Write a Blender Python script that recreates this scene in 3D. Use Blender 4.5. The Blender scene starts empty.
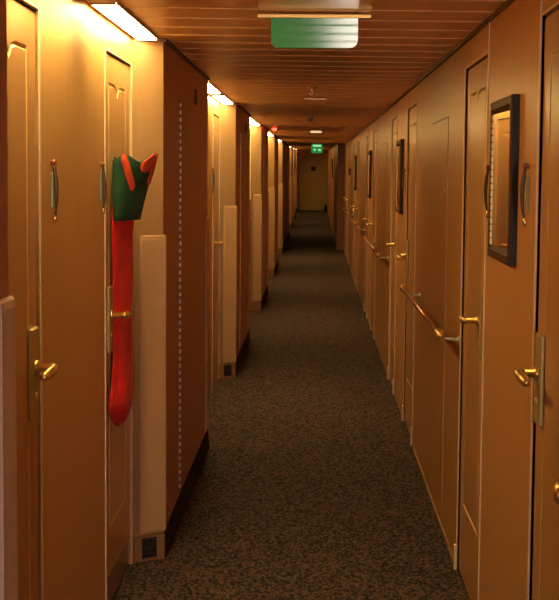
import bpy, bmesh, math, random
from mathutils import Vector, Matrix
random.seed(7)
C = bpy.context.scene.collection
PI = math.pi

# ------------------------------------------------------------------ layout numbers (metres)
EYE = 1.60
XR, XR2 = 0.594, 0.455            # right wall, and right wall after it steps in
XL, XA = -0.622, -0.740          # left wall corridor face, left wall alcove face
STEP_Y, END_Y, BACK_Y = 26.3, 46.0, -5.0
PL, PR = 4.85, 4.93              # module lengths left / right
SHEER = 2.0e-4
def S(y): return SHEER * y * y if y > 0 else 0.0
def zc(x, y): return 2.142 + (0.594 - x) * 0.008 + S(y)
ALC = [0, 1, 2, 3, 4, 6, 7, 8]   # alcove indices that exist along the left wall
def alc(k): return (2.69 if k else 2.625) + PL * k, 5.325 + PL * k      # corridor-face corners of alcove k
SPL = 0.075                       # splay length along the corridor
DL1 = (2.86, 3.475); DL2 = (4.585, 5.225)              # alcove doors, module 0
DRA = (2.745, 3.48); DRB = (4.535, 5.21)            # right wall doors, module 0
DOOR_ZL, DOOR_ZR = 2.035, 2.025

# ------------------------------------------------------------------ materials
def new_mat(name):
    m = bpy.data.materials.new(name); m.use_nodes = True
    return m, m.node_tree, m.node_tree.nodes['Principled BSDF']
def plain(name, col, rough=0.5, metal=0.0, spec=0.5, var=0.06, scale=30):
    m, nt, b = new_mat(name)
    b.inputs['Roughness'].default_value = rough; b.inputs['Metallic'].default_value = metal
    b.inputs['Specular IOR Level'].default_value = spec
    tc = nt.nodes.new('ShaderNodeTexCoord'); n = nt.nodes.new('ShaderNodeTexNoise'); n.inputs['Scale'].default_value = scale
    r = nt.nodes.new('ShaderNodeValToRGB')
    r.color_ramp.elements[0].position = .3; r.color_ramp.elements[1].position = .7
    r.color_ramp.elements[0].color = [c * (1 - var) for c in col] + [1]; r.color_ramp.elements[1].color = [min(1, c * (1 + var)) for c in col] + [1]
    nt.links.new(tc.outputs['Object'], n.inputs['Vector']); nt.links.new(n.outputs['Fac'], r.inputs['Fac']); nt.links.new(r.outputs['Color'], b.inputs['Base Color'])
    return m
def laminate(name, col, rough=0.35, var=0.055, spec=0.4):
    """wood-print laminate: fine vertical streaks"""
    m, nt, b = new_mat(name)
    b.inputs['Roughness'].default_value = rough; b.inputs['Specular IOR Level'].default_value = spec
    tc = nt.nodes.new('ShaderNodeTexCoord'); mp = nt.nodes.new('ShaderNodeMapping'); mp.inputs['Scale'].default_value = (60, 60, 1.3)
    n = nt.nodes.new('ShaderNodeTexNoise'); n.inputs['Scale'].default_value = 1.0; n.inputs['Detail'].default_value = 4
    r = nt.nodes.new('ShaderNodeValToRGB')
    r.color_ramp.elements[0].position = .3; r.color_ramp.elements[1].position = .72
    r.color_ramp.elements[0].color = [c * (1 - var) for c in col] + [1]; r.color_ramp.elements[1].color = [min(1, c * (1 + var)) for c in col] + [1]
    nt.links.new(tc.outputs['Object'], mp.inputs['Vector']); nt.links.new(mp.outputs['Vector'], n.inputs['Vector'])
    nt.links.new(n.outputs['Fac'], r.inputs['Fac']); nt.links.new(r.outputs['Color'], b.inputs['Base Color'])
    return m
def carpet_mat(name, dark):
    m, nt, b = new_mat(name)
    b.inputs['Roughness'].default_value = 0.95; b.inputs['Specular IOR Level'].default_value = 0.1
    tc = nt.nodes.new('ShaderNodeTexCoord')
    mp = nt.nodes.new('ShaderNodeMapping'); mp.inputs['Scale'].default_value = (1., .5, 1.); v = nt.nodes.new('ShaderNodeTexVoronoi'); v.inputs['Scale'].default_value = 112
    n = nt.nodes.new('ShaderNodeTexNoise'); n.inputs['Scale'].default_value = 85; n.inputs['Detail'].default_value = 3
    r = nt.nodes.new('ShaderNodeValToRGB'); e = r.color_ramp.elements
    e[0].position = .0; e[0].color = (.04 * dark, .045 * dark, .05 * dark, 1)
    e[1].position = 1.; e[1].color = (.40 * dark, .31 * dark, .25 * dark, 1)
    for p, c in ((.30, (.052, .054, .066)), (.44, (.10, .10, .12)), (.54, (.215, .155, .135)), (.70, (.33, .225, .185))):
        q = e.new(p); q.color = [x * dark for x in c] + [1]
    mx = nt.nodes.new('ShaderNodeMixRGB'); mx.inputs['Fac'].default_value = .5
    sp = nt.nodes.new('ShaderNodeSeparateColor')
    nt.links.new(tc.outputs['Object'], mp.inputs['Vector']); nt.links.new(mp.outputs['Vector'], v.inputs['Vector']); nt.links.new(mp.outputs['Vector'], n.inputs['Vector'])
    nt.links.new(v.outputs['Color'], sp.inputs['Color'])
    nt.links.new(sp.outputs['Red'], mx.inputs['Color1']); nt.links.new(n.outputs['Fac'], mx.inputs['Color2'])
    nt.links.new(mx.outputs['Color'], r.inputs['Fac']); nt.links.new(r.outputs['Color'], b.inputs['Base Color'])
    bp = nt.nodes.new('ShaderNodeBump'); bp.inputs['Strength'].default_value = .5; bp.inputs['Distance'].default_value = .004
    nt.links.new(n.outputs['Fac'], bp.inputs['Height']); nt.links.new(bp.outputs['Normal'], b.inputs['Normal'])
    return m
def emit(name, col, strength, base=(.8, .8, .8)):
    m, nt, b = new_mat(name)
    b.inputs['Base Color'].default_value = (*base, 1); b.inputs['Emission Color'].default_value = (*col, 1)
    b.inputs['Emission Strength'].default_value = strength; b.inputs['Roughness'].default_value = .4
    return m

M = dict(
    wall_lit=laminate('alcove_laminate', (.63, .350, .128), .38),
    wall_shaded=laminate('corridor_laminate', (.50, .225, .130), .42),  # laminate darkened and reddened, shade of the unlit corridor faces put into colour
    wall_right=laminate('panel_laminate', (.55, .262, .095), .34),
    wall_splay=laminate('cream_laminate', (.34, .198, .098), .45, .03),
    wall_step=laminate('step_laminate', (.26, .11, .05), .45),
    wall_end=laminate('end_laminate', (.62, .47, .13), .5),
    door=laminate('door_laminate', (.57, .31, .13), .30),
    door_r=laminate('door_laminate_r', (.52, .25, .09), .28),
    frame=plain('frame_strip', (.78, .56, .38), .35),
    gap=plain('shadow_gap', (.035, .017, .010), .7),
    mould=plain('moulding', (.74, .47, .22), .3),  # groove coloured paler than the leaf, standing in for light on its sides
    ceiling=laminate('ceiling_laminate', (.88, .49, .21), .30, .04, .5),
    lip=plain('ceiling_lip', (.92, .64, .34), .3),
    trim=plain('dark_trim', (.07, .028, .014), .5),
    carpet=carpet_mat('carpet', .44), cove=carpet_mat('cove_carpet', .20),
    guard=plain('corner_guard', (.54, .335, .18), .38, 0, .4, .03),
    brass=plain('brass', (.78, .50, .17), .28, .85), bronze=plain('bronze', (.46, .34, .14), .38, .35),
    steel=plain('steel', (.85, .78, .66), .3, .4), rail=plain('rail_bronze', (.55, .28, .12), .22, .75),
    light=emit('light_diffuser', (1., .735, .26), 45.0), light_far=emit('light_diffuser_far', (1., .70, .25), 26.0),
    housing=plain('light_housing', (.45, .24, .09), .4),
    mirror=plain('mirror_glass', (.85, .80, .72), .03, 1.0, .5, .0),
    black=plain('black_frame', (.020, .016, .010), .5, 0, .25), brown=plain('brown_frame', (.060, .024, .011), .5, 0, .25),
    bead=plain('gold_bead', (.90, .74, .48), .35, .2),
    plate=plain('joint_plate', (.85, .66, .42), .4), guard_lit=plain('guard_lit', (.92, .76, .64), .3, 0, .6, .02), knuckle=plain('knuckle', (.66, .52, .40), .35, .3), red=None, dark=plain('dark_object', (.012, .012, .016), .6),
    sign_body=plain('sign_green_grey', (.26, .29, .20), .35), sign_dark=plain('sign_dark', (.075, .045, .028), .35),
    sign_knob=plain('sign_knob', (.22, .055, .025), .4), sign_tip=plain('sign_tip', (.85, .58, .25), .25, .8),
    kick=plain('kick_plate', (.30, .16, .075), .18),
)
# fabrics
def fabric(name, col, var=.25, rough=.75):
    m = plain(name, col, rough, 0, .25, var, 14)
    m.node_tree.nodes['Principled BSDF'].inputs['Sheen Weight'].default_value = .05
    return m
M['red'] = fabric('red_fabric', (.62, .014, .012), .15); M['green'] = fabric('green_fabric', (.012, .062, .028)); M['orange'] = fabric('orange_fabric', (.66, .07, .02))
# green acrylic of the exit sign
mg, nt, b = new_mat('green_acrylic')
b.inputs['Base Color'].default_value = (.008, .24, .06, 1); b.inputs['Roughness'].default_value = .05
b.inputs['Specular IOR Level'].default_value = 1.0; b.inputs['IOR'].default_value = 1.8
b.inputs['Emission Color'].default_value = (.004, .13, .035, 1); b.inputs['Emission Strength'].default_value = .55
M['acrylic'] = mg
M['exit_green'] = emit('exit_green', (.015, .35, .07), .55, (.02, .3, .08)); M['exit_pale'] = emit('exit_pale', (.40, .9, .42), .9)
M['red_lamp'] = emit('red_lamp', (1., .04, .02), 9, (.6, .02, .02)); M['red_plastic'] = plain('red_plastic', (.20, .010, .008), .4)
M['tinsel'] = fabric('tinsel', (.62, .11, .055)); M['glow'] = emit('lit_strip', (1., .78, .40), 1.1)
M['tan'] = plain('tan_strip', (.55, .33, .16), .3, .4)

# ------------------------------------------------------------------ mesh builder
class MB:
    def __init__(s): s.v = []; s.f = []; s.m = []; s.sm = []
    def add(s, vs, fs, mi=0, smooth=False):
        o = len(s.v); s.v += [tuple(v) for v in vs]
        for f in fs: s.f.append([i + o for i in f]); s.m.append(mi); s.sm.append(smooth)
        return s
    def quad(s, a, b, c, d, mi=0): return s.add([a, b, c, d], [(0, 1, 2, 3)], mi)
    def box(s, lo, hi, mi=0, bev=0.0):
        bm = bmesh.new(); bmesh.ops.create_cube(bm, size=1)
        for v in bm.verts:
            v.co = Vector([(lo[i] + hi[i]) / 2 + v.co[i] * (hi[i] - lo[i]) for i in range(3)])
        if bev: bmesh.ops.bevel(bm, geom=bm.edges[:], offset=bev, segments=2, affect='EDGES', profile=.5)
        bm.verts.index_update()
        s.add([v.co[:] for v in bm.verts], [[v.index for v in f.verts] for f in bm.faces], mi); bm.free(); return s
    def loft(s, rings, mi=0, smooth=True, caps=True):
        n = len(rings[0]); vs = [p for r in rings for p in r]; fs = []
        for i in range(len(rings) - 1):
            for j in range(n):
                k = (j + 1) % n; fs.append((i * n + j, i * n + k, (i + 1) * n + k, (i + 1) * n + j))
        if caps: fs.append(tuple(range(n))[::-1]); fs.append(tuple((len(rings) - 1) * n + j for j in range(n)))
        return s.add(vs, fs, mi, smooth)
    def tube(s, pts, r, n=12, mi=0, caps=True):
        pts = [Vector(p) for p in pts]; rs = r if isinstance(r, (list, tuple)) else [r] * len(pts)
        rings = []; up = None
        for i, p in enumerate(pts):
            t = (pts[min(i + 1, len(pts) - 1)] - pts[max(i - 1, 0)]).normalized()
            if up is None: up = Vector((0, 0, 1)) if abs(t.z) < .9 else Vector((1, 0, 0))
            a = t.cross(up).normalized(); bb = a.cross(t).normalized(); up = bb
            rings.append([p + (a * math.cos(q) + bb * math.sin(q)) * rs[i] for q in [2 * PI * k / n for k in range(n)]])
        return s.loft(rings, mi, True, caps)
    def lathe(s, prof, c=(0, 0, 0), axis=(0, 0, 1), n=16, mi=0):
        ax = Vector(axis).normalized(); u = ax.orthogonal().normalized(); w = ax.cross(u); c = Vector(c)
        rings = [[c + ax * h + (u * math.cos(2 * PI * k / n) + w * math.sin(2 * PI * k / n)) * max(r, 1e-4) for k in range(n)] for r, h in prof]
        return s.loft(rings, mi, True, True)
    def ball(s, c, r, n=12, mi=0, sz=(1, 1, 1)):
        c = Vector(c); rings = []
        for i in range(n // 2 + 1):
            a = PI * i / (n // 2); rr = max(math.sin(a), .01)
            rings.append([c + Vector((r * sz[0] * rr * math.cos(2 * PI * k / n), r * sz[1] * rr * math.sin(2 * PI * k / n), -r * sz[2] * math.cos(a))) for k in range(n)])
        return s.loft(rings, mi)
    def mesh(s, name, mats):
        me = bpy.data.meshes.new(name); me.from_pydata(s.v, [], s.f)
        for m in (mats if isinstance(mats, (list, tuple)) else [mats]): me.materials.append(m)
        for p, mi, sm in zip(me.polygons, s.m, s.sm): p.material_index = mi; p.use_smooth = sm
        bm = bmesh.new(); bm.from_mesh(me); bmesh.ops.recalc_face_normals(bm, faces=bm.faces); bm.to_mesh(me); bm.free()
        return me
    def build(s, name, mats, parent=None): return link(name, s.mesh(name, mats), parent)
def link(name, me, parent=None):
    o = bpy.data.objects.new(name, me); C.objects.link(o)
    if parent: o.parent = parent
    return o
def tag(o, label=None, cat=None, group=None, kind=None):
    if label: o['label'] = label
    if cat: o['category'] = cat
    if group: o['group'] = group
    if kind: o['kind'] = kind
    return o
def thing(name, label, cat, loc=(0, 0, 0), rz=0, group=None):
    o = link(name, None); o.location = loc; o.rotation_euler = (0, 0, rz)
    return tag(o, label, cat, group)
CACHE = {}
def cached(key, fn):
    if key not in CACHE: CACHE[key] = fn()
    return CACHE[key]

# ------------------------------------------------------------------ floor, ceiling
ys = [BACK_Y + i * (END_Y - BACK_Y) / 60 for i in range(61)]
mb = MB()
for a, b_ in zip(ys[:-1], ys[1:]):
    mb.quad((-.85, a, S(a)), (.70, a, S(a)), (.70, b_, S(b_)), (-.85, b_, S(b_)))
tag(mb.build('floor', M['carpet']), 'dark speckled grey brown carpet running the whole corridor', 'floor', kind='structure')
mb = MB(); P = 0.28; y = BACK_Y - .18
x0, x1 = -.85, .70
while y < END_Y:
    a, b_, c_, d_ = y, y + P - .009, y + P - .004, y + P
    def row(u, v, dz0, dz1, mi): mb.quad((x0, u, zc(x0, u) + dz0), (x1, u, zc(x1, u) + dz0), (x1, v, zc(x1, v) + dz1), (x0, v, zc(x0, v) + dz1), mi)
    row(a, b_, 0, 0, 0); row(b_, c_, 0, -.003, 1); row(c_, c_ + 1e-4, -.003, .008, 0); row(c_, d_, .008, .008, 2); row(d_ - 1e-4, d_, .008, 0, 0)
    y += P
tag(mb.build('ceiling', [M['ceiling'], M['lip'], M['trim']]), 'red brown ceiling of glossy crosswise planks', 'ceiling', kind='structure')

# ------------------------------------------------------------------ walls (plan polylines with door openings)
def wall_run(mb, pa, pb, mi, openings=(), rev=.05, nrm=1):
    """vertical wall from pa to pb ((x,y)); openings = (y0, y1, ztop); rev = reveal depth, nrm = sign of x pointing into the corridor"""
    def piece(ya, yb, z0=None, dx=0):
        t = lambda yy: pa[0] + (pb[0] - pa[0]) * ((yy - pa[1]) / (pb[1] - pa[1]) if pb[1] != pa[1] else 0)
        xa, xb = t(ya) + dx, t(yb) + dx
        mb.quad((xa, ya, (S(ya) - .03) if z0 is None else z0 + S(ya)), (xb, yb, (S(yb) - .03) if z0 is None else z0 + S(yb)), (xb, yb, zc(xb, yb) + .03), (xa, ya, zc(xa, ya) + .03), mi)
    y = pa[1]
    for (a, b_, zt) in sorted(openings):
        piece(y, a); piece(a, b_, zt)
        x = pa[0]; xb = x - nrm * rev
        for q in (a, b_): mb.quad((x, q, S(q) - .03), (xb, q, S(q) - .03), (xb, q, zt + S(q)), (x, q, zt + S(q)), mi)
        mb.quad((x, a, zt + S(a)), (x, b_, zt + S(b_)), (xb, b_, zt + S(b_)), (xb, a, zt + S(a)), mi)
        mb.quad((xb, a, S(a) - .03), (xb, b_, S(b_) - .03), (xb, b_, zt + S(b_)), (xb, a, zt + S(a)), mi)
        y = b_
    piece(y, pb[1])
mb = MB(); mats = [M['wall_shaded'], M['wall_lit'], M['wall_splay']]
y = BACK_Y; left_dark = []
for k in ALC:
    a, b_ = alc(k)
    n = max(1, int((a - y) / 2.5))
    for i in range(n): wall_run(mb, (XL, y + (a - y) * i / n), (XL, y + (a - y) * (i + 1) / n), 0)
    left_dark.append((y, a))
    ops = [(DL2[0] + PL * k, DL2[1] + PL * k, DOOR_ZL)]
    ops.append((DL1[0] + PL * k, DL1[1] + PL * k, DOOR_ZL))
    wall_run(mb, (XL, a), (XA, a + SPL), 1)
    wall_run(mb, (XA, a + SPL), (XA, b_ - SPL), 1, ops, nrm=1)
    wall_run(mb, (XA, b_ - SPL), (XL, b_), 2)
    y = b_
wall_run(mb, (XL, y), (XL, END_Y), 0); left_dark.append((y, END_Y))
tag(mb.build('wall_left', mats), 'wall with recessed lit alcoves and shaded red brown panels between them', 'wall', kind='structure')

mb = MB()
r_ops = []
for k in range(0, 5):
    for d in (DRA, DRB): r_ops.append((d[0] + PR * k, d[1] + PR * k, DOOR_ZR))
wall_run(mb, (XR, BACK_Y), (XR, STEP_Y), 0, r_ops, nrm=-1)
wall_run(mb, (XR, STEP_Y), (XR2, STEP_Y + 1e-4), 1)
r2 = [(30.4, 31.1, DOOR_ZR), (35.9, 36.6, DOOR_ZR)]
for a, b_, op in ((STEP_Y, 33, r2[:1]), (33, 39, r2[1:]), (39, END_Y, [])): wall_run(mb, (XR2, a), (XR2, b_), 0, op, nrm=-1)
tag(mb.build('wall_right', [M['wall_right'], M['wall_step']]), 'orange brown panelled wall with mirrors and handrails', 'wall', kind='structure')
mb = MB(); e = S(END_Y)
mb.quad((-.85, END_Y, e - .03), (.7, END_Y, e - .03), (.7, END_Y, e + 2.3), (-.85, END_Y, e + 2.3))
tag(mb.build('wall_end', M['wall_end']), 'olive brown wall closing the far end of the corridor', 'wall', kind='structure')
mb = MB()
mb.quad((-.85, BACK_Y, -.03), (.7, BACK_Y, -.03), (.7, BACK_Y, 2.3), (-.85, BACK_Y, 2.3))
tag(mb.build('wall_back', M['wall_splay']), 'wall closing the corridor behind the camera', 'wall', kind='structure')

# skirtings
mb = MB()
for a, b_ in left_dark:
    n = max(1, int((b_ - a) / 2.5))
    for i in range(n):
        u, v = a + (b_ - a) * i / n, a + (b_ - a) * (i + 1) / n
        t = .018
        mb.add([(XL, u, S(u) - .01), (XL, v, S(v) - .01), (XL + t, v, S(v) - .01), (XL + t, u, S(u) - .01), (XL, u, S(u) + .1), (XL, v, S(v) + .1), (XL + t * .4, v, S(v) + .1), (XL + t * .4, u, S(u) + .1)],
               [(0, 1, 2, 3), (4, 5, 6, 7), (0, 1, 5, 4), (2, 3, 7, 6), (1, 2, 6, 5), (0, 3, 7, 4)])
tag(mb.build('baseboard_left', M['cove']), 'dark carpet skirting along the dark panels', 'skirting', kind='structure')
mb = MB()
for k in ALC:                                        # wood skirting across each splay
    a, b_ = alc(k); u = b_ - SPL; n = Vector((SPL, .12, 0)).normalized() * .010; n.y = -n.y
    z = S(b_)
    p = [Vector((XA + .004, u + .004, z - .01)), Vector((XL + .004, b_ - .004, z - .01))]
    q = [v + n for v in p]; up = Vector((0, 0, .115))
    mb.add([p[0], p[1], q[1], q[0], p[0] + up, p[1] + up, q[1] + up, q[0] + up], [(0, 1, 2, 3), (4, 5, 6, 7), (0, 1, 5, 4), (1, 2, 6, 5), (2, 3, 7, 6), (3, 0, 4, 7)])
tag(mb.build('baseboard_alcove', M['kick']), 'brown skirting at the foot of each slanted alcove end', 'skirting', kind='structure')
mb = MB()
def strip(mb, x, s, a, b_, h, t, fz):
    n = max(1, int((b_ - a) / 2.5))
    for i in range(n):
        u, v = a + (b_ - a) * i / n, a + (b_ - a) * (i + 1) / n
        x2 = x + s * t
        mb.add([(x, u, fz(x, u) - h), (x, v, fz(x, v) - h), (x2, v, fz(x2, v) - h), (x2, u, fz(x2, u) - h), (x, u, fz(x, u)), (x, v, fz(x, v)), (x2, v, fz(x2, v)), (x2, u, fz(x2, u))],
               [(0, 1, 2, 3), (4, 5, 6, 7), (0, 1, 5, 4), (2, 3, 7, 6), (1, 2, 6, 5), (0, 3, 7, 4)])
strip(mb, XR, -1, BACK_Y, STEP_Y, .014, .012, zc); strip(mb, XR2, -1, STEP_Y, END_Y, .014, .012, zc)
tag(mb.build('trim_1', M['trim']), 'dark shadow strip between ceiling and panelled wall', 'trim', kind='structure')
mb = MB()
for a, b_ in left_dark: strip(mb, XL, 1, a, b_, .014, .012, zc)
tag(mb.build('trim_2', M['trim']), 'dark shadow strip between ceiling and alcove wall', 'trim', kind='structure')
mb = MB()
strip(mb, XR, -1, 5.28, 7.55, .012, .004, lambda x, y: S(y) + .012)
strip(mb, XR, -1, 3.48, 4.47, .012, .004, lambda x, y: S(y) + .012)
tag(mb.build('baseboard_right', M['tan']), 'thin tan edging at the foot of the panelled wall', 'skirting', kind='structure')

# ------------------------------------------------------------------ doors
from mathutils.geometry import tessellate_polygon
def panel_outline(w, H):
    x, z0, z1 = w / 2 - .11, .30, H - .105; cx = 0
    return [(-x, z0), (x, z0), (x, z1), (.07, z1), (.03, z1 - .008), (0, z1 - .032), (-.03, z1 - .008), (-.07, z1), (-x, z1)]
def offset_loop(out, d):
    n = len(out); r = []
    for i in range(n):
        a, b_, c_ = Vector(out[i - 1]), Vector(out[i]), Vector(out[(i + 1) % n])
        e1, e2 = (b_ - a).normalized(), (c_ - b_).normalized()
        n1, n2 = Vector((-e1.y, e1.x)), Vector((-e2.y, e2.x)); m = (n1 + n2).normalized()
        r.append(b_ + m * d / max(.5, m.dot(n1)))
    return r
def ring_mould(out, y, w, h):
    L = [(offset_loop(out, 0), y), (offset_loop(out, w * .5), y + h), (offset_loop(out, w), y)]
    q = MB(); q.loft([[(p.x, yy, p.y) for p in o] for o, yy in L], 0, False, False); return q
def lock_mesh(sx):
    b_ = MB(); b_.box((-.040, 0, -.12), (.040, .014, .12), 0, .004)
    return b_.mesh('lock_plate', M['bronze'])
def slot_mesh():
    b_ = MB(); b_.lathe([(.010, .012), (.010, .0165), (.004, .017)], (0, 0, -.06), (0, 1, 0), 14)
    return b_.mesh('key_cylinder', M['brass'])
def handle_mesh(sx):
    """lever: rose, neck, lever running towards the hinge side (-sx)"""
    b_ = MB(); b_.lathe([(.020, .010), (.020, .020), (.011, .024), (.011, .060)], axis=(0, 1, 0))
    b_.tube([(0, .050, 0), (-sx * .006, .060, 0), (-sx * .03, .064, -.001), (-sx * .075, .062, -.004), (-sx * .105, .058, -.009), (-sx * .112, .054, -.011)], [.012, .014, .014, .0135, .012, .008], 12)
    return b_.mesh('door_handle', M['brass'])
DOORN = [0]
def make_door(side, yr, sx, label, kick=False):
    """sx = local side of the lock; local x runs along the wall, local y points into the corridor"""
    w = yr[1] - yr[0]; yc = (yr[0] + yr[1]) / 2; H = DOOR_ZL if side == 'L' else DOOR_ZR
    x = {'L': XA, 'R': XR, 'R2': XR2}[side]; lm = M['door'] if side == 'L' else M['door_r']
    key = (side[0], round(w, 3), sx)
    DOORN[0] += 1
    fy = -.006                                        # front face of the leaf, just behind the wall face
    def leaf():
        b_ = MB(); b_.box((-w / 2 + .008, -.046, .012), (w / 2 - .008, fy - .012, H - .008), 0)
        o = [(-w / 2 + .008, .012), (w / 2 - .008, .012), (w / 2 - .008, H - .008), (-w / 2 + .008, H - .008)]
        hole = panel_outline(w, H)
        pts = o + hole; tris = tessellate_polygon([[Vector((p[0], p[1], 0)) for p in o], [Vector((p[0], p[1], 0)) for p in hole]])
        b_.add([(p[0], fy, p[1]) for p in pts], [tuple(t) for t in tris])
        b_.loft([[(p[0], yy, p[1]) for p in o] for yy in (fy - .012, fy)], 0, False, False)
        return b_.mesh('door_leaf', lm)
    d = link('door_%d' % DOORN[0], cached(key + ('leaf',), leaf))
    d.location = (x, yc, S(yc)); d.rotation_euler = (0, 0, -PI / 2 if side == 'L' else PI / 2)
    tag(d, label, 'door', kind='structure')
    def frame():
        b_ = MB(); t = .020
        for s in (-1, 1):
            b_.box((min(s * w / 2, s * (w / 2 + t)), -.02, -.01), (max(s * w / 2, s * (w / 2 + t)), .004, H + .007), 0, .0015)
        b_.box((-w / 2, -.02, H), (w / 2, .003, H + .007), 0, .0015)
        return b_.mesh('door_frame', [M['frame']])
    link('door_frame', cached(key + ('frame',), frame), d)
    def gapm():
        b_ = MB()
        for s in (-1, 1):
            xa, xb = s * (w / 2 - .0003), s * (w / 2 - .0085); b_.box((min(xa, xb), -.046, 0), (max(xa, xb), fy - .006, H), 0)
        b_.box((-w / 2, -.046, H - .0085), (w / 2, fy - .006, H - .0003))
        return b_.mesh('seal', M['gap'])
    link('seal', cached(key + ('seal',), gapm), d)
    link('panel_moulding', cached(key + ('mould',), lambda: ring_mould(panel_outline(w, H), fy, .014, -.008).mesh('panel_moulding', M['mould'])), d)
    def field():
        b_ = MB(); o = offset_loop(panel_outline(w, H), .014); b_.add([(p.x, fy, p.y) for p in o], [tuple(range(len(o)))]); return b_.mesh('panel', lm)
    link('panel', cached(key + ('field',), field), d)
    lk = link('lock_plate', cached(('lock', sx), lambda: lock_mesh(sx)), d); lk.location = (sx * (w / 2 - .085), fy, 1.075)
    h = link('door_handle', cached(('handle', sx), lambda: handle_mesh(sx)), d); h.location = (sx * (w / 2 - .085), fy, 1.09)
    s_ = link('key_cylinder', cached(('slot',), slot_mesh), lk)
    def foot():
        b_ = MB(); xa, xb = sx * (w / 2 + .005), sx * (w / 2 + .03)
        b_.box((min(xa, xb), .002, .0), (max(xa, xb), .012, .105), 0, .002)
        xa, xb = -xa, -xb; b_.box((min(xa, xb), .002, .0), (max(xa, xb), .012, .105), 0, .002)
        return b_.mesh('frame_foot', M['frame'])
    if side != 'L': link('frame_foot', cached(key + ('foot',), foot), d)
    if kick:
        b_ = MB(); b_.box((-w / 2 + .012, fy - .001, .014), (w / 2 - .012, fy + .002, .125), 0, .001); b_.build('kick_plate', M['kick'], d)
    return d
ORD = ['nearest', 'second', 'third', 'fourth', 'fifth', 'sixth', 'seventh', 'eighth']
for i, k in enumerate(ALC):
    if k <= 2:
        make_door('L', (DL1[0] + PL * k, DL1[1] + PL * k), -1, 'cabin door at the near end of the %s lit alcove' % ORD[i])
    if k <= 7:
        make_door('L', (DL2[0] + PL * k, DL2[1] + PL * k), 1, 'cabin door with the red stocking hung on it' if k == 0 else 'cabin door at the far end of the %s lit alcove' % ORD[i], kick=(k == 0))
for k in range(5):
    make_door('R', (DRA[0] + PR * k, DRA[1] + PR * k), 1, 'cabin door just before the %s framed mirror' % ORD[k] if k < 4 else 'last cabin door but one before the wall steps in')
    make_door('R', (DRB[0] + PR * k, DRB[1] + PR * k), -1, 'cabin door just beyond the %s framed mirror' % ORD[k] if k < 4 else 'last cabin door before the wall steps in')
for i, o in enumerate(r2): make_door('R2', o[:2], 1, 'distant cabin door %s the far mirror' % ('before' if i == 0 else 'beyond'))
# flush service hatches on the right wall
def hatch(y0, y1, label):
    DOORN[0] += 1; w = y1 - y0; b_ = MB(); b_.box((-w / 2, -.004, .12), (w / 2, .003, 1.86), 0, .002)
    d = b_.build('door_%d' % DOORN[0], M['wall_right']); yc = (y0 + y1) / 2; d.location = (XR, yc, S(yc)); d.rotation_euler = (0, 0, PI / 2); tag(d, label, 'door', kind='structure')
    g = MB()
    g.box((-w / 2 - .006, -.004, 1.861), (w / 2 + .006, .0015, 1.867)); 
    g.build('shadow_joint', M['trim'], d)
    g = MB(); g.lathe([(.012, .002), (.012, .008), (.005, .010)], (-w / 2 + .06, 0, 1.54), (0, 1, 0)); g.build('key_lock', M['steel'], d)
hatch(5.85, 6.63, 'flush service hatch in the panelled wall above the nearest handrail')
hatch(5.85 + PR, 6.63 + PR, 'flush service hatch in the panelled wall above the second handrail')
# flush door with a studded hinge strip in the first dark panels
for i in range(3):
    DOORN[0] += 1; y0, y1 = 5.96 + PL * i, 7.13 + PL * i; w = y1 - y0; yc = (y0 + y1) / 2
    b_ = MB(); b_.box((-w / 2, -.004, .11), (w / 2, .003, 1.94), 0, .002)
    d = b_.build('door_%d' % DOORN[0], M['wall_shaded']); d.location = (XL, yc, S(yc)); d.rotation_euler = (0, 0, -PI / 2)
    tag(d, 'flush shaded service door between the %s and %s lit alcoves' % (ORD[i], ORD[i + 1]), 'door', kind='structure')
    b_ = MB(); b_.box((w / 2 + .001, -.003, .11), (w / 2 + .010, .002, 1.94)); h = b_.build('hinge_strip', M['trim'], d)
    b_ = MB()
    for j in range(54): z = .14 + j * .0333; b_.box((w / 2 + .002, .002, z), (w / 2 + .010, .0105, z + .019), 0, .002)
    b_.build('hinge_knuckle', M['knuckle'], h)
    b_ = MB(); b_.box((-.17, .0035, 1.955), (-.145, .012, 2.035), 0, .002); b_.build('closer_plate', M['dark'], d)

# end door
DOORN[0] += 1; e = S(END_Y)
b_ = MB(); b_.box((-.24, -.02, .0), (.40, 0, 2.0), 0, .004); d = b_.build('door_%d' % DOORN[0], M['wall_end']); d.location = (0, END_Y - .002, e)
tag(d, 'olive brown door in the far end wall', 'door', kind='structure')
b_ = MB(); b_.box((-.27, -.024, 0), (-.245, 0, 2.03)); b_.box((.402, -.024, 0), (.425, 0, 2.03)); b_.box((-.27, -.024, 2.003), (.425, 0, 2.03)); b_.build('door_frame', M['wall_end'], d)
b_ = MB(); b_.tube([(.30, -.02, 1.02), (.30, -.06, 1.02), (.20, -.06, 1.02)], .012); b_.build('door_handle', M['brass'], d)
sg = MB(); sg.box((-.075, -.012, -.075), (.075, 0, .075), 0, .01); o = sg.build('door_plaque', M['dark']); o.location = (-.06, END_Y - .022, e + 1.60 - .23 + .10)
tag(o, 'small dark square plaque on the far end door', 'plaque')

mb = MB()
for k in range(4):
    for yy in (DRA[1] + .011, DRB[0] - .011):
        yy += PR * k; mb.box((XR - .003, yy - .004, DOOR_ZR + .0 + S(yy)), (XR + .001, yy + .004, zc(XR, yy) - .012), 0, .0008)
tag(mb.build('trim_3', M['frame']), 'thin light joint strips above the doors of the panelled wall', 'trim', kind='structure')
mb = MB()
for k in (0, 1):
    for yy in (DL1[1] + .011,):
        yy += PL * k; mb.box((XA - .001, yy - .004, DOOR_ZL + S(yy)), (XA + .003, yy + .004, zc(XA, yy)), 0, .0008)
tag(mb.build('trim_4', M['frame']), 'thin light joint strips above the near alcove doors', 'trim', kind='structure')

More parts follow.
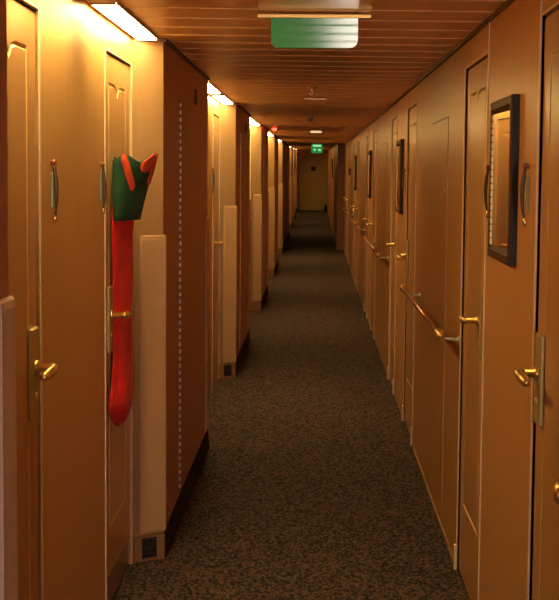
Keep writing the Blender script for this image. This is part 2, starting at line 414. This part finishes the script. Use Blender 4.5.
# ------------------------------------------------------------------ corner guards and vents
def corner_guard(k, far, label):
    a, b_ = alc(k)
    if far:  c, o1, o2 = Vector((XL, b_, 0)), Vector((XA - XL, -SPL, 0)).normalized() * .105, Vector((0, .035, 0))
    else:    c, o1, o2 = Vector((XL, a, 0)), Vector((XA - XL, SPL, 0)).normalized() * .06, Vector((0, -.13, 0))
    t = .014
    n1 = Vector((-o1.y, o1.x, 0)).normalized(); n2 = Vector((1, 0, 0))
    if n1.x < 0: n1 = -n1
    m = (n1 + n2).normalized() * t * 1.04
    z0, z1 = .112, 1.352
    inner = [c + o1 + n1 * .001, c + (n1 + n2) * .001, c + o2 + n2 * .001]
    outer = [c + o1 + n1 * t * .4, c + o1 * .93 + n1 * t, c + o1 * .1 + n1 * t, c + m, c + o2 * .15 + n2 * t, c + o2 * .9 + n2 * t, c + o2 + n2 * t * .4]
    loop = outer + inner[::-1]
    mbg = MB()
    zs = [(z0, .6), (z0 + .012, 1), (z1 - .02, 1), (z1 - .006, .85), (z1, .5)]
    rings = []
    cen = inner
    for z, f in zs:
        ring = []
        for p in loop:
            nearest = min(inner, key=lambda q: (q - p).length) if p in inner else None
            if nearest is None:
                base = min([c + o1 * s for s in (1, .93, .1, 0)] + [c + o2 * s for s in (.15, .9, 1)], key=lambda q: (q - p).length)
                q = base + (p - base) * f
            else: q = p
            ring.append((q.x, q.y, z + S(c.y)))
        rings.append(ring)
    mbg.loft(rings, 0, False)
    o = mbg.build('corner_guard', M['guard'] if far else M['guard_lit'] if k == 0 else M['guard'])  # nearest guard gets a brighter copy, the light on it put into the colour
    return tag(o, label, 'corner guard', 'wall corner guards')
corner_guard(0, False, 'corner guard coloured as if brightly lit at the very edge, on the corner before the nearest alcove')
for i, k in enumerate(ALC):
    if k == 0: corner_guard(k, True, 'cream corner guard beside the stocking door')
    else: corner_guard(k, True, 'cream corner guard at the far end of the %s alcove' % ORD[i])
for i, k in enumerate(ALC[1:4]): corner_guard(k, False, 'cream corner guard where the %s alcove begins' % ORD[i + 1])
def vent(k, label):
    a, b_ = alc(k); t = thing('floor_vent', label, 'vent', (0, 0, 0), 0, 'dark vents at skirting height')
    ang = math.atan2(SPL, XL - XA); fr = .52
    c = Vector((XA + (XL - XA) * fr, b_ - SPL + SPL * fr, S(b_)))
    n = Vector((SPL, -(XL - XA), 0)).normalized()
    t.location = c + n * .011; t.rotation_euler = (0, 0, math.atan2(n.y, n.x) + PI / 2)
    q = MB(); q.box((-.034, -.004, .012), (.034, 0, .098), 0, .002)
    q.build('backing', M['dark'], t)
    q = MB()
    for j in range(5): q.box((-.028, -.008, .022 + j * .015), (.028, -.003, .029 + j * .015), 0, .001)
    q.build('slats', M['cove'], t)
vent(0, 'small dark vent in the skirting below the corner guard by the stocking door')
vent(1, 'small dark vent in the skirting at the end of the second alcove')

# ------------------------------------------------------------------ ceiling lights
def light_fixture(y0, y1, label, mat, joint=0):
    L = y1 - y0; yc = (y0 + y1) / 2; x = -.679; key = ('light', round(L, 3), mat.name)
    slope = (zc(x, y1) - zc(x, y0)) / L
    t = thing('ceiling_light', label, 'ceiling light', (x, yc, zc(x, yc)), 0, 'strip lights above the alcoves')
    t.rotation_euler = (math.atan(slope), 0, 0)
    def hs():
        q = MB(); w = .040
        q.box((-w - .006, -L / 2, -.012), (-w, L / 2, .004), 0, .001); q.box((w, -L / 2, -.012), (w + .006, L / 2, .004), 0, .001)
        q.box((-w, -L / 2 - .005, -.015), (w, -L / 2, .004), 0, .001); q.box((-w, L / 2, -.016), (w, L / 2 + .008, .004), 0, .001)
        return q.mesh('housing', M['housing'])
    def df():
        q = MB(); q.box((-.0385, -L / 2 + .001, -.015), (.0385, L / 2 - .001, .002), 0, .003); return q.mesh('diffuser', mat)
    def jp():
        q = MB(); q.box((-.044, -L / 2 - joint, -.007), (.044, -L / 2 - .006, .004), 0, .001); return q.mesh('joint_plate', M['plate'])
    if joint: link('joint_plate', cached(key + ('j',), jp), t)
    link('housing', cached(key + ('h',), hs), t); link('diffuser', cached(key + ('d',), df), t)
for i, k in enumerate(ALC):
    far = k > 5
    light_fixture(2.95 + PL * k, 3.93 + PL * k, 'glowing strip light over the near half of the %s alcove' % ORD[i], M['light_far' if far else 'light'])
    light_fixture(4.18 + PL * k, 5.255 + PL * k, 'glowing strip light over the far half of the %s alcove' % ORD[i], M['light_far' if far else 'light'], .235)

# ------------------------------------------------------------------ cabin signs beside the doors
def sign_meshes():
    q = MB(); q.box((-.020, 0, -.055), (.004, .006, .045), 0, .002); body = q.mesh('plate', M['sign_body'])
    q = MB(); pts = []
    for i in range(15):
        u = i / 14; pts.append((.005 + .004 * math.sin(PI * u) - .012 * u * u, .009 + .007 * math.sin(PI * u), .066 - .150 * u))
    q.tube(pts, [.0035 + .003 * math.sin(PI * min(1, u / 14 + .1)) for u in range(15)], 8); strip_ = q.mesh('curved_holder', M['sign_dark'])
    q = MB(); q.ball((.005, .009, .072), .008, 10, 0, (1, 1, 1.2)); q.box((-.001, 0, .064), (.011, .009, .078), 0, .002); knob = q.mesh('knob', M['sign_knob'])
    q = MB(); q.ball(pts[-1], .0065, 8, 0, (1, 1, 2.2)); tip = q.mesh('tip', M['sign_tip'])
    return body, strip_, knob, tip
SM = sign_meshes()
def cabin_sign(side, y, label):
    x = {'L': XA, 'R': XR, 'R2': XR2}[side]
    t = thing('cabin_sign', label, 'door sign', (x, y, 1.56 + S(y)), -PI / 2 if side == 'L' else PI / 2, 'curved cabin signs beside the doors')
    for n, me in zip(('plate', 'curved_holder', 'knob', 'tip'), SM): link(n, me, t)
cabin_sign('L', 3.64, 'curved cabin sign on the lit wall beside the nearest alcove door')
cabin_sign('L', 4.477, 'curved cabin sign on the lit wall beside the stocking door')
cabin_sign('L', 4.477 + PL, 'curved cabin sign beside the far door of the second alcove')
cabin_sign('R', 3.645, 'curved cabin sign before the nearest mirror, on its camera side')
cabin_sign('R', 4.43, 'curved cabin sign just past the nearest mirror')
cabin_sign('R', 3.645 + PR, 'curved cabin sign before the second mirror, on its camera side')
cabin_sign('R', 3.645 + 2 * PR, 'curved cabin sign before the third mirror, on its camera side')

# ------------------------------------------------------------------ framed mirrors
def mirror_meshes(w, h):
    d = .026
    def frame():
        q = MB()
        def ring(x, z, y): return [(-x, y, -z), (x, y, -z), (x, y, z), (-x, y, z)]
        q.loft([ring(w / 2, h / 2, 0), ring(w / 2, h / 2, d * .8)], 0, False, False); q.loft([ring(w / 2, h / 2, d * .8), ring(w / 2 - .004, h / 2 - .004, d), ring(w / 2 - .020, h / 2 - .026, d), ring(w / 2 - .028, h / 2 - .040, d * .55), ring(w / 2 - .028, h / 2 - .040, .004)], 1, False, False)
        return q.mesh('frame', [M['black'], M['brown']])
    def inner(s):
        q = MB(); x, z = w / 2 - .028, h / 2 - .040
        q.box((min(s * x, s * (x - .012)), .004, -z), (max(s * x, s * (x - .012)), .010 if s < 0 else .021, z), 0)
        n = int(2 * z / .022); yt = .010 if s < 0 else .021
        for i in range(n): zz = -z + (i + .5) * 2 * z / n; q.box((min(s * x, s * (x - .010)), yt - .001, zz - .0085), (max(s * x, s * (x - .010)), yt + .003, zz + .0085), 0, .001)
        return q.mesh('beading', M['bead'])
    def glass():
        q = MB(); x, z = w / 2 - .029, h / 2 - .041; q.loft([[(-x, .002, -z), (x, .002, -z), (x, .021, -z), (-x, .005, -z)], [(-x, .002, z), (x, .002, z), (x, .021, z), (-x, .005, z)]], 0, False); return q.mesh('mirror_glass', M['mirror'])
    return [(n, cached(('mir', i, w, h), f)) for i, (n, f) in enumerate((('frame', frame), ('beading', lambda: inner(1)), ('beading', lambda: inner(-1)), ('mirror_glass', glass)))]
def wall_mirror(x, y0, y1, label):
    w = round(y1 - y0, 3); yc = (y0 + y1) / 2
    t = thing('wall_mirror', label, 'mirror', (x, yc, 1.592 + S(yc)), PI / 2, 'dark framed mirrors on the panelled wall')
    for n, me in mirror_meshes(w, .50): link(n, me, t)
for k in range(4):
    wall_mirror(XR, 3.825 + PR * k, 4.275 + PR * k, 'dark framed mirror, %s along the panelled wall' % (ORD[k] if k < 3 else 'fourth, beside the red call point'))
wall_mirror(XR2, 33.4, 33.98, 'distant dark framed mirror beyond the step in the wall')

# ------------------------------------------------------------------ handrails
def handrail(y0, y1, x, xw, label):
    yc = (y0 + y1) / 2; t = thing('handrail', label, 'handrail', (x, yc, .968 + S(yc)), 0, 'handrails on the panelled wall')
    t.rotation_euler = (math.atan((S(y1) - S(y0)) / (y1 - y0)), 0, 0)
    L = y1 - y0; g = xw - x
    key = ('rail', round(L, 3), round(g, 3))
    def bar():
        q = MB(); q.tube([(0, -L / 2, 0), (0, L / 2, 0)], .0140, 14); return q.mesh('rail', M['rail'])
    def knob(s):
        q = MB(); q.lathe([(.017, -.020), (.0235, -.016), (.025, 0), (.0235, .014), (.016, .022), (.004, .026)], (0, s * (L / 2), 0), (0, s, 0), 16); return q.mesh('end_knob', M['brass'])
    def br(s):
        q = MB(); yy = s * (L / 2 - .10)
        q.tube([(.004, yy, -.012), (.02, yy, -.026), (g * .6, yy, -.03), (g - .004, yy, -.03)], .0065, 10)
        q.lathe([(.015, 0), (.015, .004), (.011, .007), (.006, .009)], (g, yy, -.03), (-1, 0, 0), 14); return q.mesh('bracket', M['steel'])
    link('rail', cached(key + ('b',), bar), t)
    for s in (-1, 1): link('end_knob', cached(key + ('k', s), lambda: knob(s)), t); link('bracket', cached(key + ('br', s), lambda: br(s)), t)
handrail(.40, 2.585, .507, XR, 'brass handrail running past the camera, only its end knob showing')
handrail(5.20, 7.33, .507, XR, 'brass tipped handrail between the nearest two mirrors')
handrail(10.31, 12.70, .507, XR, 'bronze handrail between the second and third mirrors')
handrail(15.24, 17.6, .507, XR, 'bronze handrail between the third and fourth mirrors')
handrail(20.1, 22.2, .507, XR, 'distant bronze handrail just before the wall steps in')

# ------------------------------------------------------------------ hanging stocking
def stocking():
    t = thing('christmas_stocking', 'long red stocking with a dark green cuff hanging on a cabin door', 'stocking', (-.749, 4.82, 0))
    bx, by = -.749, 4.82
    def ring(z, xc, yc, rx, ry, n=28, ph=0, amp=0, tw=0):
        r = []
        for j in range(n):
            a = 2 * PI * j / n; k = 1 + amp * math.sin(4 * a + ph) + amp * .6 * math.sin(7 * a - 1.7 * ph)
            dy = ry * k * math.sin(a + tw); r.append((max(xc - bx + rx * k * math.cos(a + tw) + .16 * dy, .018), yc - by + dy, z))
        return r
    # limp tube, bulging into a foot that points towards the camera (-y)
    prof = [(1.485, -.706, 4.82, .030, .123), (1.42, -.707, 4.82, .029, .122), (1.33, -.709, 4.82, .028, .118), (1.24, -.709, 4.825, .027, .113), (1.15, -.709, 4.83, .027, .110),
            (1.05, -.708, 4.83, .028, .110), (.97, -.708, 4.83, .028, .110), (.90, -.707, 4.82, .029, .112), (.85, -.707, 4.80, .030, .122), (.80, -.706, 4.765, .034, .145),
            (.765, -.706, 4.755, .036, .150), (.735, -.706, 4.765, .034, .140), (.71, -.707, 4.80, .030, .105), (.690, -.708, 4.815, .024, .072), (.675, -.709, 4.82, .010, .035)]
    def smooth(pr, m=5):
        out = []
        for q0, q1 in zip(pr[:-1], pr[1:]):
            for e_ in range(m): out.append(tuple(u + (v - u) * e_ / m for u, v in zip(q0, q1)))
        return out + [pr[-1]]
    rings = []
    for i, (z, xc, yc, rx, ry) in enumerate(smooth(prof)):
        xc -= .007 + .006 * min(1, i / 30); rx *= .9; ry *= 1 - .07 * (i > 40)
        u = i / 70; rg = []
        for j in range(44):
            a = 2 * PI * j / 44
            k = 1 + .16 * math.sin(4 * a + 3 * u) + .10 * math.sin(7 * a - 5 * u + 1) + .05 * math.sin(26 * u + 2 * a)
            dy = ry * (1 + .03 * math.sin(30 * u + a)) * math.sin(a)
            rg.append((max(xc - bx + rx * k * math.cos(a) + .16 * dy, .014), yc - by + dy, z + .012 * math.sin(a) * (1 if u > .8 else 0)))
        rings.append(rg)
    q = MB(); q.loft(rings, 0, True, True); q.build('leg', M['red'], t)
    # cuff: flares to the top, open mouth
    n = 32
    def cs(u, a, off=0):
        k = 1 + .06 * math.sin(3 * a + u * 2) + .05 * math.sin(5 * a + 1) * u
        z = 1.435 + .225 * u + (.010 * math.sin(3 * a + .6) + .010 * math.sin(5 * a + 2) + .012 * math.cos(a)) * u ** 2
        dy = (.126 + .010 * u) * k * math.sin(a); x = -.700 + .018 * u + (.036 + .046 * u + off) * k * math.cos(a) + .14 * dy
        return (max(x, -.733) - bx, 4.82 - by + dy * (1 + off * 8), z)
    rings = [[cs(i / 9, 2 * PI * j / n) for j in range(n)] for i in range(10)]
    top = rings[-1]; cxy = (sum(p[0] for p in top) / n, sum(p[1] for p in top) / n)
    for sc, dz in ((.93, .002), (.85, -.02), (.75, -.09)): rings.append([(cxy[0] + (p[0] - cxy[0]) * sc, cxy[1] + (p[1] - cxy[1]) * sc, p[2] + dz) for p in top])
    q = MB(); q.loft(rings, 0, True, True); q.build('cuff', M['green'], t)
    # orange-red patches hanging from the rim
    def patch(path, wid):
        q = MB(); rows = []; N = len(path) - 1
        for i, (a, u) in enumerate(path):
            ww = wid * (math.sin(PI * (i + .6) / (N + 1.2)) ** .6)
            rows.append([cs(u, a + s * ww, .004 * (1 - abs(s)) + .002) for s in (-1, -.6, -.2, .2, .6, 1)])
        vs = [p for r_ in rows for p in r_]; fs = [(i * 6 + j, i * 6 + j + 1, (i + 1) * 6 + j + 1, (i + 1) * 6 + j) for i in range(N) for j in range(5)]
        q.add(vs, fs, 0, True); o = q.build('rim_patch', M['orange'], t)
        m = o.modifiers.new('s', 'SOLIDIFY'); m.thickness = .004; m.offset = 0
    patch([(-1.45, 1.0), (-1.38, .92), (-1.22, .80), (-1.05, .68), (-.88, .57), (-.86, .50)], .19)
    patch([(-.35, 1.0), (-.30, .97), (-.25, .90), (-.20, .82), (-.15, .76)], .42)
    patch([(.25, 1.0), (.2, .9), (.15, .74), (.12, .62), (.1, .55)], .20)
    # loop over a small hook
    q = MB(); q.tube([(.022, .0, 1.635), (.012, 0, 1.655), (.004, 0, 1.668)], .004, 8); q.build('hanging_loop', M['green'], t)
    return t
stocking()

# ------------------------------------------------------------------ things on the ceiling
def exit_sign(y, x0, x1, label):
    xc = (x0 + x1) / 2; w = x1 - x0
    t = thing('exit_sign', label, 'exit sign', (xc, y, zc(xc, y)), 0)
    q = MB(); q.box((-w * .655, -.010, -.020), (w * .655, .010, -.006), 0, .002); q.build('mounting_bar', M['brass'], t)
    for s in (-1, 1): q = MB(); q.lathe([(.008, -.008), (.008, .02)], (s * w * .42, 0, 0), (0, 0, 1), 10); q.build('ceiling_stem', M['brass'], t)
    # acrylic panel with rounded lower corners
    r = .026; out = [(-w / 2, -.019), (-w / 2, -.118 + r)]
    for i in range(7): a = PI + PI / 2 * i / 6; out.append((-w / 2 + r + r * math.cos(a), -.118 + r + r * math.sin(a)))
    for i in range(7): a = 1.5 * PI + PI / 2 * i / 6; out.append((w / 2 - r + r * math.cos(a), -.118 + r + r * math.sin(a)))
    out.append((w / 2, -.019))
    q = MB(); q.loft([[(p[0], yy, p[1]) for p in out] for yy in (-.005, .005)], 0, False, True); pn = q.build('panel', M['acrylic'], t)
    q = MB(); q.tube([(p[0], -.0052, p[1]) for p in out[1:-1]], .0022, 6); q.build('panel_edge', M['bead'], pn)
exit_sign(4.42, -.153, .139, 'green acrylic exit sign hanging from a brass bar in the nearest ceiling')
y = 27.0
t = thing('exit_sign', 'small glowing green exit sign far down the corridor', 'exit sign', (.035, y, zc(.03, y)))
q = MB(); q.box((-.115, -.012, -.20), (.115, .012, -.02), 0, .02); pn = q.build('panel', M['exit_green'], t)
q = MB(); q.box((-.085, -.014, -.065), (.085, -.0125, -.030), 0); q.box((-.07, -.014, -.15), (-.03, -.0125, -.11)); q.box((.03, -.014, -.155), (.075, -.0125, -.115)); q.build('lit_band', M['exit_pale'], pn)
q = MB(); q.box((-.10, -.016, -.02), (.10, .016, .004), 0, .003); q.build('mounting_bar', M['bronze'], t)
def ceil_bar(x0, x1, y, mat, label):
    xc = (x0 + x1) / 2; w = x1 - x0; t = thing('ceiling_bar', label, 'ceiling bar', (xc, y, zc(xc, y)))
    q = MB(); q.box((-w / 2, -.012, -.024), (w / 2, .012, -.008), 0, .003); q.build('bar', mat, t)
    for s in (-1, 1): q = MB(); q.lathe([(.006, -.010), (.006, .012)], (s * w * .35, 0, 0), (0, 0, 1), 8); q.build('stem', M['bronze'], t)
ceil_bar(-.083, .078, 9.25, M['tan'], 'short tan bar under the ceiling beyond the nearest exit sign')
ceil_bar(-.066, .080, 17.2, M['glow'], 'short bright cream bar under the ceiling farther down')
def sprinkler(x, y, label):
    t = thing('ceiling_sprinkler', label, 'sprinkler', (x, y, zc(x, y)), 0, 'ceiling sprinklers')
    q = MB(); q.lathe([(.032, .018), (.032, -.004), (.022, -.008), (.012, -.010)], n=18); q.build('escutcheon', M['bronze'], t)
    q = MB(); q.lathe([(.009, -.008), (.009, -.022), (.005, -.026), (.004, -.040)], n=12); q.build('nozzle', M['steel'], t)
    q = MB(); q.lathe([(.004, -.040), (.016, -.042), (.016, -.045), (.003, -.047)], n=14); q.build('deflector', M['steel'], t)
sprinkler(-.022, 8.2, 'small metal sprinkler in the ceiling just before the tan bar')
def detector(x, y, label):
    t = thing('smoke_detector', label, 'smoke detector', (x, y, zc(x, y)))
    q = MB(); q.lathe([(.045, .004), (.045, -.012), (.036, -.02)], n=20); q.build('base', M['guard'], t)
    q = MB(); q.lathe([(.034, -.02), (.034, -.030), (.028, -.046), (.012, -.056), (.002, -.058)], n=20); q.build('sensor_head', M['guard'], t)
detector(-.055, 12.5, 'round smoke detector in the ceiling between the two bars')
t = thing('warning_lamp', 'small glowing red lamp in the ceiling near the fourth alcove', 'warning lamp', (-.50, 15.9, zc(-.50, 15.9)))
q = MB(); q.lathe([(.038, .004), (.038, -.010), (.030, -.012)], n=18); q.build('base', M['bronze'], t)
q = MB(); q.lathe([(.030, -.011), (.030, -.026), (.022, -.040), (.004, -.046)], n=18); q.build('lens', M['red_lamp'], t)
# tinsel ring
t = thing('hanging_tinsel_ring', 'red tinsel ring hanging from the ceiling far down the corridor', 'tinsel ring', (-.40, 35.0, zc(-.40, 35) - .20))
q = MB(); n = 90; rg = []
for i in range(n):
    a = 2 * PI * i / n; c_ = Vector((.085 * math.cos(a), 0, .085 * math.sin(a)))
    q.ball(c_ + Vector((random.uniform(-.012, .012), random.uniform(-.01, .01), random.uniform(-.012, .012))), random.uniform(.009, .017), 6)
q.tube([(.085 * math.cos(2 * PI * i / 24), 0, .085 * math.sin(2 * PI * i / 24)) for i in range(25)], .012, 8); q.build('ring', M['tinsel'], t)
q = MB(); q.tube([(0, 0, .085), (0, 0, .225)], .003, 6); q.build('string', M['tinsel'], t)

# ------------------------------------------------------------------ call point and far small things
t = thing('fire_call_point', 'small dark red call point on the wall beyond the fourth mirror', 'call point', (XR, 21.5, 1.60 + S(21.5)), PI / 2)
q = MB(); q.box((-.045, 0, -.06), (.045, .035, .06), 0, .006); q.build('housing', M['red_plastic'], t)
q = MB(); q.box((-.026, .035, -.03), (.026, .038, .025), 0, .002); q.build('press_plate', M['dark'], t)
def bag(x, y, h, w, label):
    t = thing('bag', label, 'bag', (x, y, S(y)), .2)
    q = MB(); rings = []
    for i, (u, s) in enumerate(((0, .9), (.06, 1), (.5, 1.0), (.85, .85), (1, .6))):
        rings.append([(w / 2 * s * (abs(math.cos(a)) ** .6) * (1 if math.cos(a) > 0 else -1), w * .3 * s * (abs(math.sin(a)) ** .6) * (1 if math.sin(a) > 0 else -1), h * u) for a in [2 * PI * j / 20 for j in range(20)]])
    q.loft(rings, 0, True); q.build('body', M['dark'], t)
    q = MB(); q.tube([(-w * .22 + w * .44 * i / 10, 0, h * .97 + h * .28 * math.sin(PI * i / 10)) for i in range(11)], .006, 8); q.build('handle', M['dark'], t)
bag(-.565, 26.2, .21, .12, 'small black bag on the floor beyond the fifth alcove')
bag(.375, 44.6, .24, .12, 'small black bag on the floor at the far end wall')

# ------------------------------------------------------------------ light from behind, world, camera
ld = bpy.data.lights.new('lobby_light', 'AREA'); ld.shape = 'RECTANGLE'; ld.size = .5; ld.size_y = 2.0; ld.energy = 115; ld.color = (1., .84, .74)
lo = bpy.data.objects.new('lobby_light', ld); C.objects.link(lo); lo.location = (.42, -4.6, 1.15); lo.rotation_euler = (PI / 2, 0, 0)
w = bpy.data.worlds.new('world'); bpy.context.scene.world = w; w.use_nodes = True
w.node_tree.nodes['Background'].inputs[0].default_value = (.02, .012, .006, 1); w.node_tree.nodes['Background'].inputs[1].default_value = .3

F = 1300.0; VPX, VPY, PPY = 315.0, 177.0, 275.0          # focal length in pixels, vanishing point, principal row
ROLL = math.radians(.45)
cd = bpy.data.cameras.new('camera'); cam = bpy.data.objects.new('camera', cd); C.objects.link(cam)
cd.sensor_fit = 'AUTO'; cd.sensor_width = 36; cd.lens = F / 600 * 36
cd.shift_y = -(300 - PPY) / 600
cd.clip_start = .05; cd.clip_end = 200
cam.location = (0, 0, EYE)
vx, vy = VPX - 279.5, PPY - VPY
ux, uy = vx * math.cos(ROLL) - vy * math.sin(ROLL), vx * math.sin(ROLL) + vy * math.cos(ROLL)
pitch = math.atan(uy / F); yaw = math.atan(ux / math.hypot(F, uy))
cam.rotation_euler = (Matrix.Rotation(yaw, 3, 'Z') @ Matrix.Rotation(PI / 2 - pitch, 3, 'X') @ Matrix.Rotation(ROLL, 3, 'Z')).to_euler()
bpy.context.scene.camera = cam
sc = bpy.context.scene
sc.view_settings.view_transform = 'Standard'; sc.view_settings.look = 'None'; sc.view_settings.exposure = 0.0
sc.cycles.max_bounces = 10; sc.cycles.diffuse_bounces = 6; sc.cycles.sample_clamp_indirect = 4
